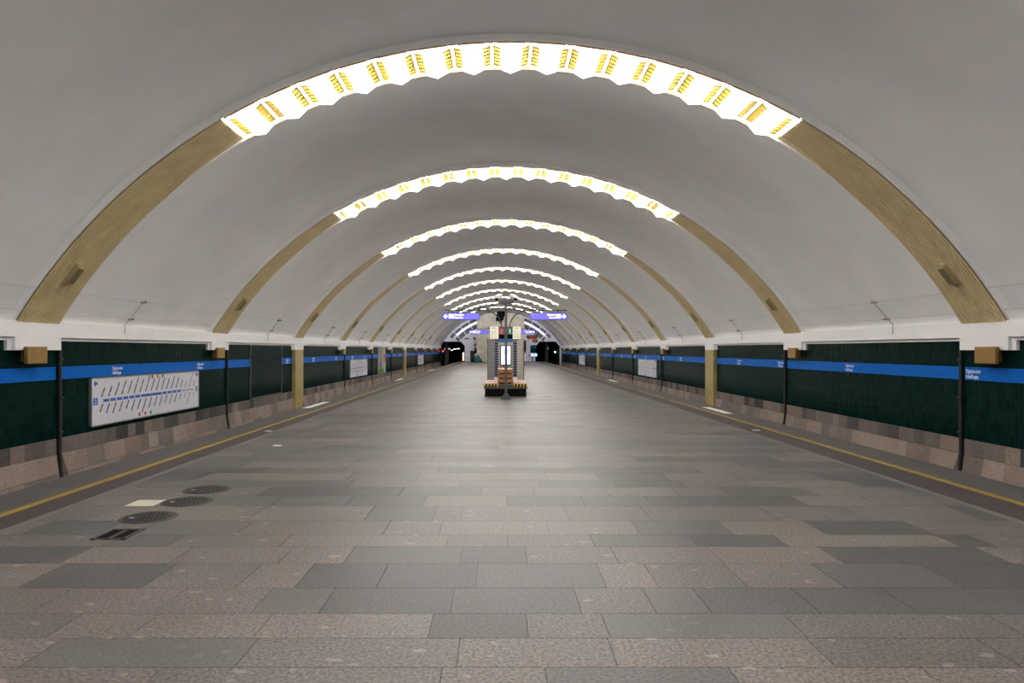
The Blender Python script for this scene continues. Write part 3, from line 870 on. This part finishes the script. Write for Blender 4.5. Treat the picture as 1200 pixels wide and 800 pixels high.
LTXT, RTXT = ('Купчино', 'Kupchino'), ('Парнас', 'Parnas')
zs = 3.46
yl = 39.55
xl1 = (540.2-VPX)*yl/F+CAMX; xr1 = (642.8-VPX)*yl/F+CAMX
sl = sign('violet lit sign with left arrow, hanging left of the tall information stand', -1, front_mtx(xl1, yl, zs), LTXT)
sr = sign('violet lit sign with right arrow, hanging right of the tall information stand', 1, front_mtx(xr1, yl, zs), RTXT)
y2 = 74.5
dup(st, 'second information stand, hidden behind the first, carrying the farther signs', mtx=front_mtx(.15, y2-.05, 0))
dup(sl, 'smaller violet sign with left arrow, farther away, against the stone pylon', mtx=front_mtx(xl1, y2, zs))
dup(sr, 'smaller violet sign with right arrow, farther away, against the white end arches', mtx=front_mtx(xr1, y2, zs))

# ------------------------------------------------------------------ far end of the hall
def end_wall():
    b = mb(M['endwhite'])
    portals = [(-8.43, -4.95), (4.83, 8.13)]
    xs = set([-8.8, 8.8, EL, ER])
    for a, c in portals: xs |= {a, c, a+.55, c-.55}
    n = 60
    for i in range(n+1): xs.add(-8.8+17.6*i/n)
    xs = sorted(xs)
    def bot(x, mid):
        for a, c in portals:
            if a < mid < c:
                top = 2.76
                if x < a+.55: return top - .62*(1-(x-a)/.55)
                if x > c-.55: return top - .62*(1-(c-x)/.55)
                return top
        return -1.3
    def top(x): return ZC + math.sqrt(max(0.1, (RV+.15)**2 - min(abs(x), RV)**2)) if abs(x) < 8.3 else 2.2
    for x0, x1 in zip(xs, xs[1:]):
        if x1-x0 < 1e-4: continue
        mid = (x0+x1)/2
        v = [(x0, YE, bot(x0, mid)), (x1, YE, bot(x1, mid)), (x1, YE, top(x1)), (x0, YE, top(x0))]
        v += [(x, YE+.5, z) for x, _, z in v]
        b.faces(v, [(0, 1, 2, 3), (4, 7, 6, 5), (0, 4, 5, 1), (2, 6, 7, 3)])
    struct(b.build('wall_far'))
    for i, (a, c) in enumerate(portals):
        t = mb(M['tunnel'])
        poly = [(a, -1.2), (a, 2.14), (a+.55, 2.76), (c-.55, 2.76), (c, 2.14), (c, -1.2)]
        n = len(poly); v = []; f = []
        for j in range(13):
            y = YE+.02+j*2.5; sh = (1 if a > 0 else -1)*(-.012)*(j*1.0)**2
            v += [(x+sh, y, z) for x, z in poly]
        for j in range(12):
            for q in range(n): f.append((j*n+q, j*n+(q+1) % n, (j+1)*n+(q+1) % n, (j+1)*n+q))
        f.append(tuple(range(12*n, 13*n)))
        t.faces(v, f); struct(t.build('wall_tunnel_%s' % ('left' if a < 0 else 'right')))
    # arched bands of dark panels and the white tubes on the end wall
    for i, (r0, r1, nm) in enumerate(((9.02, 9.42, 0), (8.10, 8.68, 1))):
        b = mb(M['darktile'])
        for s in (-1, 1):
            b.sweep([(r0, -.06), (r1, -.06), (r1, .02), (r0, .02)], s*math.radians(4), s*math.radians(48-2*i), 24)
        b.use(M['endwhite'])
        for s in (-1, 1):
            for q in (12, 20, 28, 36, 43):
                th = s*math.radians(q); b.sweep([(r0-.01, -.08), (r1+.01, -.08), (r1+.01, -.05), (r0-.01, -.05)], th-.006, th+.006, 1)
        struct(b.build('trim_%d' % (5+i), loc=(0, YE, ZC)))
    for s in (-1, 1):
        pts = [(8.86*math.sin(s*math.radians(a)), YE-.35, ZC+8.86*math.cos(s*math.radians(a))) for a in range(3, 45, 2)]
        o = mb(M['arcglow']).tube(pts, .14, 12).build('glowing_arc_tube', None, 40)  # white tube; its glow is added to light the end wall
        tag(o, 'curved white tube with added glow across the %s end wall above the tunnel' % SN[s], 'glowing tube', 'curved end wall tubes')
        for a in (8, 24, 40):
            th = s*math.radians(a); x, z = 8.86*math.sin(th), ZC+8.86*math.cos(th)
            mb(M['endwhite']).tube([(x, YE-.35, z), (x, YE+.01, z)], .05, 8).build('support', o)
end_wall()
b = mb(M['endwhite']); b.box(-9.5, YN-.3, -1.3, 9.5, YN, 7.2); struct(b.build('wall_near'))

# stone pylon with its dark relief
trav = mat('travertine', (.48, .44, .32), .45, var=.16, scale=1.6, bump=.1, bscale=6)
b = mb(trav)
PX0, PX1, PYF = -3.22, 3.19, 98.0
zt = lambda x: ZC + math.sqrt((RR-.02)**2-x*x)
n = 12; rows = 9
for i in range(n):
    xa = PX0+(PX1-PX0)*i/n; xb = PX0+(PX1-PX0)*(i+1)/n
    for j in range(rows):
        za = j*.76; 
        zb1, zb2 = min(za+.76, zt(xa)), min(za+.76, zt(xb))
        if min(zb1, zb2) <= za+.01: continue
        g = .006
        v = [(xa+g, PYF, za+g), (xb-g, PYF, za+g), (xb-g, PYF, zb2-g), (xa+g, PYF, zb1-g)]
        v += [(x, PYF+.08, z) for x, _, z in v]
        b.faces(v, [(0, 1, 2, 3), (4, 7, 6, 5), (0, 4, 5, 1), (1, 5, 6, 2), (2, 6, 7, 3), (3, 7, 4, 0)])
b.use(M['stoneb'])
v = []; 
pts = [(PX0+(PX1-PX0)*i/n) for i in range(n+1)]
poly = [(PX0, 0), (PX1, 0)] + [(x, zt(x)-.005) for x in reversed(pts)]
k = len(poly)
b.use(trav).faces([(x, PYF+.05, z) for x, z in poly] + [(x, YE, z) for x, z in poly], [tuple(range(k)), tuple(reversed(range(k, 2*k)))] + [(i, k+i, k+(i+1) % k, (i+1) % k) for i in range(k)])
struct(b.build('wall_pylon'))
# dark relief: a bulky sculpted head in profile
prof = [(-.58, .0), (-.60, .42), (-.52, .60), (-.50, .95), (-.40, 1.28), (-.18, 1.46), (.12, 1.50), (.40, 1.44), (.56, 1.22), (.60, .92), (.56, .66), (.48, .48), (.44, .20), (.26, .06), (.05, -.22), (-.12, -.26), (-.2, .0)]
rb = MB().use(M['black'])
cx = sum(p[0] for p in prof)/len(prof); cz = .65
rings = []
v = []; f = []
for (sc, dy) in ((1, 0), (1, -.12), (.86, -.26), (.6, -.36), (.25, -.42)):
    v += [(cx+(x-cx)*sc, dy, cz+(z-cz)*sc) for x, z in prof]
kk = len(prof)
for i in range(4):
    for j in range(kk): f.append((i*kk+j, i*kk+(j+1) % kk, (i+1)*kk+(j+1) % kk, (i+1)*kk+j))
f += [tuple(range(kk)), tuple(reversed(range(4*kk, 5*kk)))]
rb.faces(v, f)
rx = (586.5-VPX)*PYF/F+CAMX; rz = EYE+(VPY-376)*PYF/F
tag(rb.build('head_relief', None, 50, (rx, PYF, rz)), 'large black sculpted relief mounted high on the stone pylon', 'relief')

# left of the pylon
def cabinet(name, label, cat, x0, x1, y, ztop, m, dm):
    t = thing(name, label, cat, ((x0+x1)/2, y, 0)); w = (x1-x0)/2
    mb(m).box(-w, 0, .06, w, .5, ztop).build('body', t); mb(M['black']).box(-w+.03, .03, 0, w-.03, .47, .06).build('foot', t)
    d = mb(dm).box(-w+.04, -.02, .12, w-.04, 0, ztop-.06).build('door', t); mb(M['steel']).box(w-.12, -.05, ztop*.5, w-.08, -.02, ztop*.5+.16).build('handle', d)
    return t
ex = lambda x, y: (x-VPX)*y/F+CAMX
cabinet('utility_cabinet', 'dark utility cabinet left of the teal floor scrubber', 'cabinet', ex(551, 96), ex(556, 96), 96.2, 1.5, M['black'], M['armdark'])
t = thing('floor_scrubber', 'teal domed floor cleaning machine parked before the stone pylon', 'cleaning machine', (ex(560.7, 95), 95.0, 0))
pf = [(-.52, .12), (-.52, .62), (-.42, .80), (-.22, .90), (.05, .86), (.28, .68), (.44, .40), (.50, .14)]
bb = mb(M['teal']); bb.prism(pf, -.38, .38, Matrix.Rotation(PI/2, 4, 'X')); bmesh.ops.bevel(bb.bm, geom=bb.bm.edges[:], offset=.03, segments=2, affect='EDGES'); bb.build('shell', t, 40)
mb(M['black']).box(-.5, -.40, .035, .56, .40, .13).build('skirt', t)
mb(M['camwhite']).prism([(.16, .72), (.3, .69), (.44, .45), (.40, .42)], -.39, -.375, Matrix.Rotation(PI/2, 4, 'X') @ Matrix.Scale(-1, 4, (0, 0, 1))).build('side_flash', t)
mb(M['black']).tube([(-.50, -.25, .6), (-.62, -.2, 1.0), (-.60, .2, 1.0), (-.50, .25, .6)], .025, 8).build('push_handle', t, 40)
for sx in (-.35, .35): mb(M['black']).tube([(sx, -.36, .09), (sx, .36, .09)], .09, 14).build('wheel', t, 40)
# things on the white end wall
def wall_item(name, label, cat, x0, x1, y0, y1, m, dep=.25, group=None):
    ya = YE; a, c = ex(x0, ya), ex(x1, ya); z1 = EYE+(VPY-y0)*ya/F; z0 = EYE+(VPY-y1)*ya/F
    t = thing(name, label, cat, ((a+c)/2, ya, (z0+z1)/2), group=group)
    w, h = (c-a)/2, (z1-z0)/2
    bb = mb(m).box(-w, -dep, -h, w, .03, h); bmesh.ops.bevel(bb.bm, geom=bb.bm.edges[:], offset=min(w, h)*.15, segments=1, affect='EDGES')
    bb.build('body', t)
    return t, w, h, dep
for (q, lab) in (((544.6, 546.4, 396, 397.6), 'leftmost of a row above the left tunnel corner'), ((547, 549.4, 395.8, 397.4), 'second in the row by the left tunnel corner'), ((555, 557, 395, 398), 'dark one beside the stone pylon edge')):
    t, w, h, d = wall_item('security_camera', 'small camera on the white end wall, %s' % lab, 'camera', *q, M['dsteel'], .3, 'end wall cameras')
    mb(M['black']).lathe([(h*.6, 0), (h*.6, .05), (h*.4, .06)], 12, Matrix.Translation((0, -d, 0)) @ Matrix.Rotation(PI/2, 4, 'X')).build('lens', t)
t, w, h, d = wall_item('wall_phone_box', 'dark box on the white end wall beside the stone pylon', 'box', 555.4, 558.3, 402.5, 405.2, M['dsteel'])
mb(M['steel']).box(-w*.6, -d-.02, -h*.5, w*.6, -d, h*.5).build('lid', t)
t, w, h, d = wall_item('dark_door_leaf', 'narrow black door leaf between white wall and stone pylon', 'door', 556.2, 558.4, 407, 414.2, M['black'], .12)
mb(M['steel']).box(-w*.7, -d-.04, -.05, -w*.5, -d, .1).build('handle', t)
# orange lamp column at the tunnel corner
t = thing('warning_lamp', 'glowing orange and white vertical lamp column beside the left tunnel mouth', 'lamp', (ex(543, 97), 97.0, 0))
mb(M['black']).box(-.14, -.1, 0, .14, .1, .16).build('foot', t)
for i in range(4):
    z = .18+i*.27; mb(M['orange'] if i % 2 == 0 else M['tlamp']).box(-.085, -.07, z, .085, .07, z+.25).build('light_segment', t)
mb(M['dsteel']).box(-.06, .07, .1, .06, .11, 1.4).build('back_plate', t)
# right of the pylon
def led(label, x0, x1, y0, y1, digits):
    t, w, h, d = wall_item('led_board', label, 'display board', x0, x1, y0, y1, M['black'], .35, 'orange display boards')
    b = mb(M['ledor']); n = digits
    for i in range(n):
        u = -w*.8 + (1.6*w)*(i+.5)/n; q = .62*w/n
        for (a, c, e, g) in ((-1, .85, 1, 1), (-1, -.1, 1, .1), (-1, -1, 1, -.85), (-1, -1, -.7, 1), (.7, -1, 1, 1)):
            b.box(u+a*q, -d-.01, c*h*.5, u+e*q, -d, g*h*.5)
    b.build('digits', t)
led('wide black board with orange digits on the right end wall', 618, 628.8, 393, 395.9, 6)
led('narrow black board with orange digits below the wide one', 624, 629.8, 397.6, 400.7, 4)
t, w, h, d = wall_item('tiled_panel', 'dark green panel with a blue stripe on the right end wall', 'panel', 621.5, 628.4, 404.4, 413.2, M['tile'], .1)
mb(M['blue']).prism([(-w, h*.85), (w, h*.5), (w, h*.12), (-w, h*.5)], .1, .115, Matrix.Rotation(PI/2, 4, 'X')).build('stripe', t)
for (xa, xb, lab) in ((622.2, 625.6, 'left of the pair'), (626, 629.6, 'right of the pair')):
    t = thing('monitor', 'bright blue monitor by the right tunnel mouth, %s' % lab, 'monitor', (ex((xa+xb)/2, 97), 97, 0), group='blue monitors')
    w = (xb-xa)/2*97/F; z0, z1 = EYE+(VPY-417.6)*97/F, EYE+(VPY-413.8)*97/F
    mb(M['black']).box(-w, -.04, z0, w, .08, z1).build('case', t); mb(M['monitor']).box(-w+.03, -.045, z0+.04, w-.03, -.04, z1-.04).build('screen', t)
    mb(M['black']).box(-.05, 0, .03, .05, .06, z0).build('stand', t); mb(M['black']).box(-.15, -.1, 0, .15, .16, .03).build('foot', t)
t = cabinet('white_cabinet', 'white cabinet standing right of the stone pylon', 'cabinet', ex(614.6, 97), ex(617.2, 97), 97.3, 1.05, M['endwhite'], M['white'])
t = cabinet('equipment_locker', 'pale locker with red sticker left of the blue monitors', 'locker', ex(617.8, 97.5), ex(621, 97.5), 97.6, 1.55, M['endwhite'], M['camwhite'])
mb(M['mapred']).box(-.12, -.035, .75, .1, -.02, .98).build('sticker', t)
t, w, h, d = wall_item('dark_doorway', 'tall dark arched door right of the stone pylon', 'door', 613.6, 616.2, 399, 412, M['black'], .12)
mb(M['steel']).box(-w*.6, -d-.04, -.4, -w*.4, -d, -.2).build('handle', t)
t, w, h, d = wall_item('wall_speaker', 'small black speaker beside the tip of the farther right sign', 'speaker', 629.3, 632, 387, 391, M['black'], .35)
mb(M['dsteel']).box(-w*.7, -d-.01, -h*.7, w*.7, -d, h*.7).build('grille', t)
# tunnel signals and lamps
def signal(label, x, y, d, m, r):
    t = thing('signal_lamp', label, 'signal light', (ex(x, d), d, EYE+(VPY-y)*d/F), group='tunnel signals')
    mb(M['black']).box(-r*1.6, 0, -r*2.6, r*1.6, .2, r*1.8).build('case', t)
    mb(m).lathe([(r, -.01), (r, .05), (r*.6, .08)], 16, Matrix.Rotation(PI/2, 4, 'X')).build('lens', t)
    mb(M['black']).tube([(0, .1, -r*2.6), (0, .1, -(EYE+(VPY-y)*d/F)-1.1)], .05, 8).build('post', t)
signal('small red signal light inside the left tunnel mouth', 519.3, 411.3, 101.2, M['redsig'], .09)
signal('small greenish white signal light inside the right tunnel mouth', 650.5, 412.3, 103, M['greensig'], .1)
for i, (x, y, d, lab) in enumerate(((522.5, 408.6, 104, 'leftmost in the left tunnel'), (525.5, 408.6, 104.5, 'second in the left tunnel'), (529.5, 410.2, 106, 'lowest in the left tunnel'), (533, 408.8, 107, 'fourth in the left tunnel'), (537, 408.5, 108, 'rightmost in the left tunnel'), (641, 408.2, 105, 'only one in the right tunnel'))):
    t = thing('tunnel_lamp', 'small white lamp on the dark lining, %s' % lab, 'lamp', (ex(x, d), d, EYE+(VPY-y)*d/F), group='tunnel lamps')
    w = .2 if i != 2 else .12
    mb(M['tlamp']).box(-w, -.05, -.05, w, .05, .05).build('lamp_glass', t); mb(M['black']).box(-w-.03, .05, -.1, w+.03, .12, .1).build('case', t)
    mb(M['black']).box(-.03, .06, .1, .03, .1, 2.72-(EYE+(VPY-y)*d/F)).build('hanger', t)
for (x, d, lab, zt_) in ((523.5, 103, 'left', 2.74), (640.5, 104, 'right', 2.74)):
    o = mb(M['streak']).box(-.26 if d == 103 else -.22, 0, -1.1, .26 if d == 103 else .22, .4, zt_).build('light_streak', None, loc=(ex(x, d), d, 0))  # solid column shaped in place of light falling on the tunnel lining
    tag(o, 'pale grey pillar of light on the lining inside the %s tunnel' % lab, 'streak', 'tunnel light streaks')

# ------------------------------------------------------------------ camera, world
w = bpy.data.worlds.new('World'); bpy.context.scene.world = w; w.use_nodes = True
w.node_tree.nodes['Background'].inputs[0].default_value = (0, 0, 0, 1)
cam = bpy.data.cameras.new('camera'); co = bpy.data.objects.new('camera', cam); C.objects.link(co)
co.location = (CAMX, 0, EYE); co.rotation_euler = (PI/2, 0, 0)
cam.sensor_width = 36; cam.lens = F/1200*36
cam.shift_x = (600-VPX)/1200; cam.shift_y = (VPY-400)/1200
cam.clip_start = .05; cam.clip_end = 400
sc = bpy.context.scene; sc.camera = co
sc.view_settings.view_transform = 'Standard'; sc.view_settings.look = 'None'
sc.view_settings.gamma = 1; sc.view_settings.use_curve_mapping = False
sc.view_settings.exposure = 0.36
try:
    sc.cycles.use_denoising = True; sc.cycles.max_bounces = 10; sc.cycles.diffuse_bounces = 6; sc.cycles.glossy_bounces = 4
    sc.cycles.sample_clamp_indirect = 8
except Exception: pass
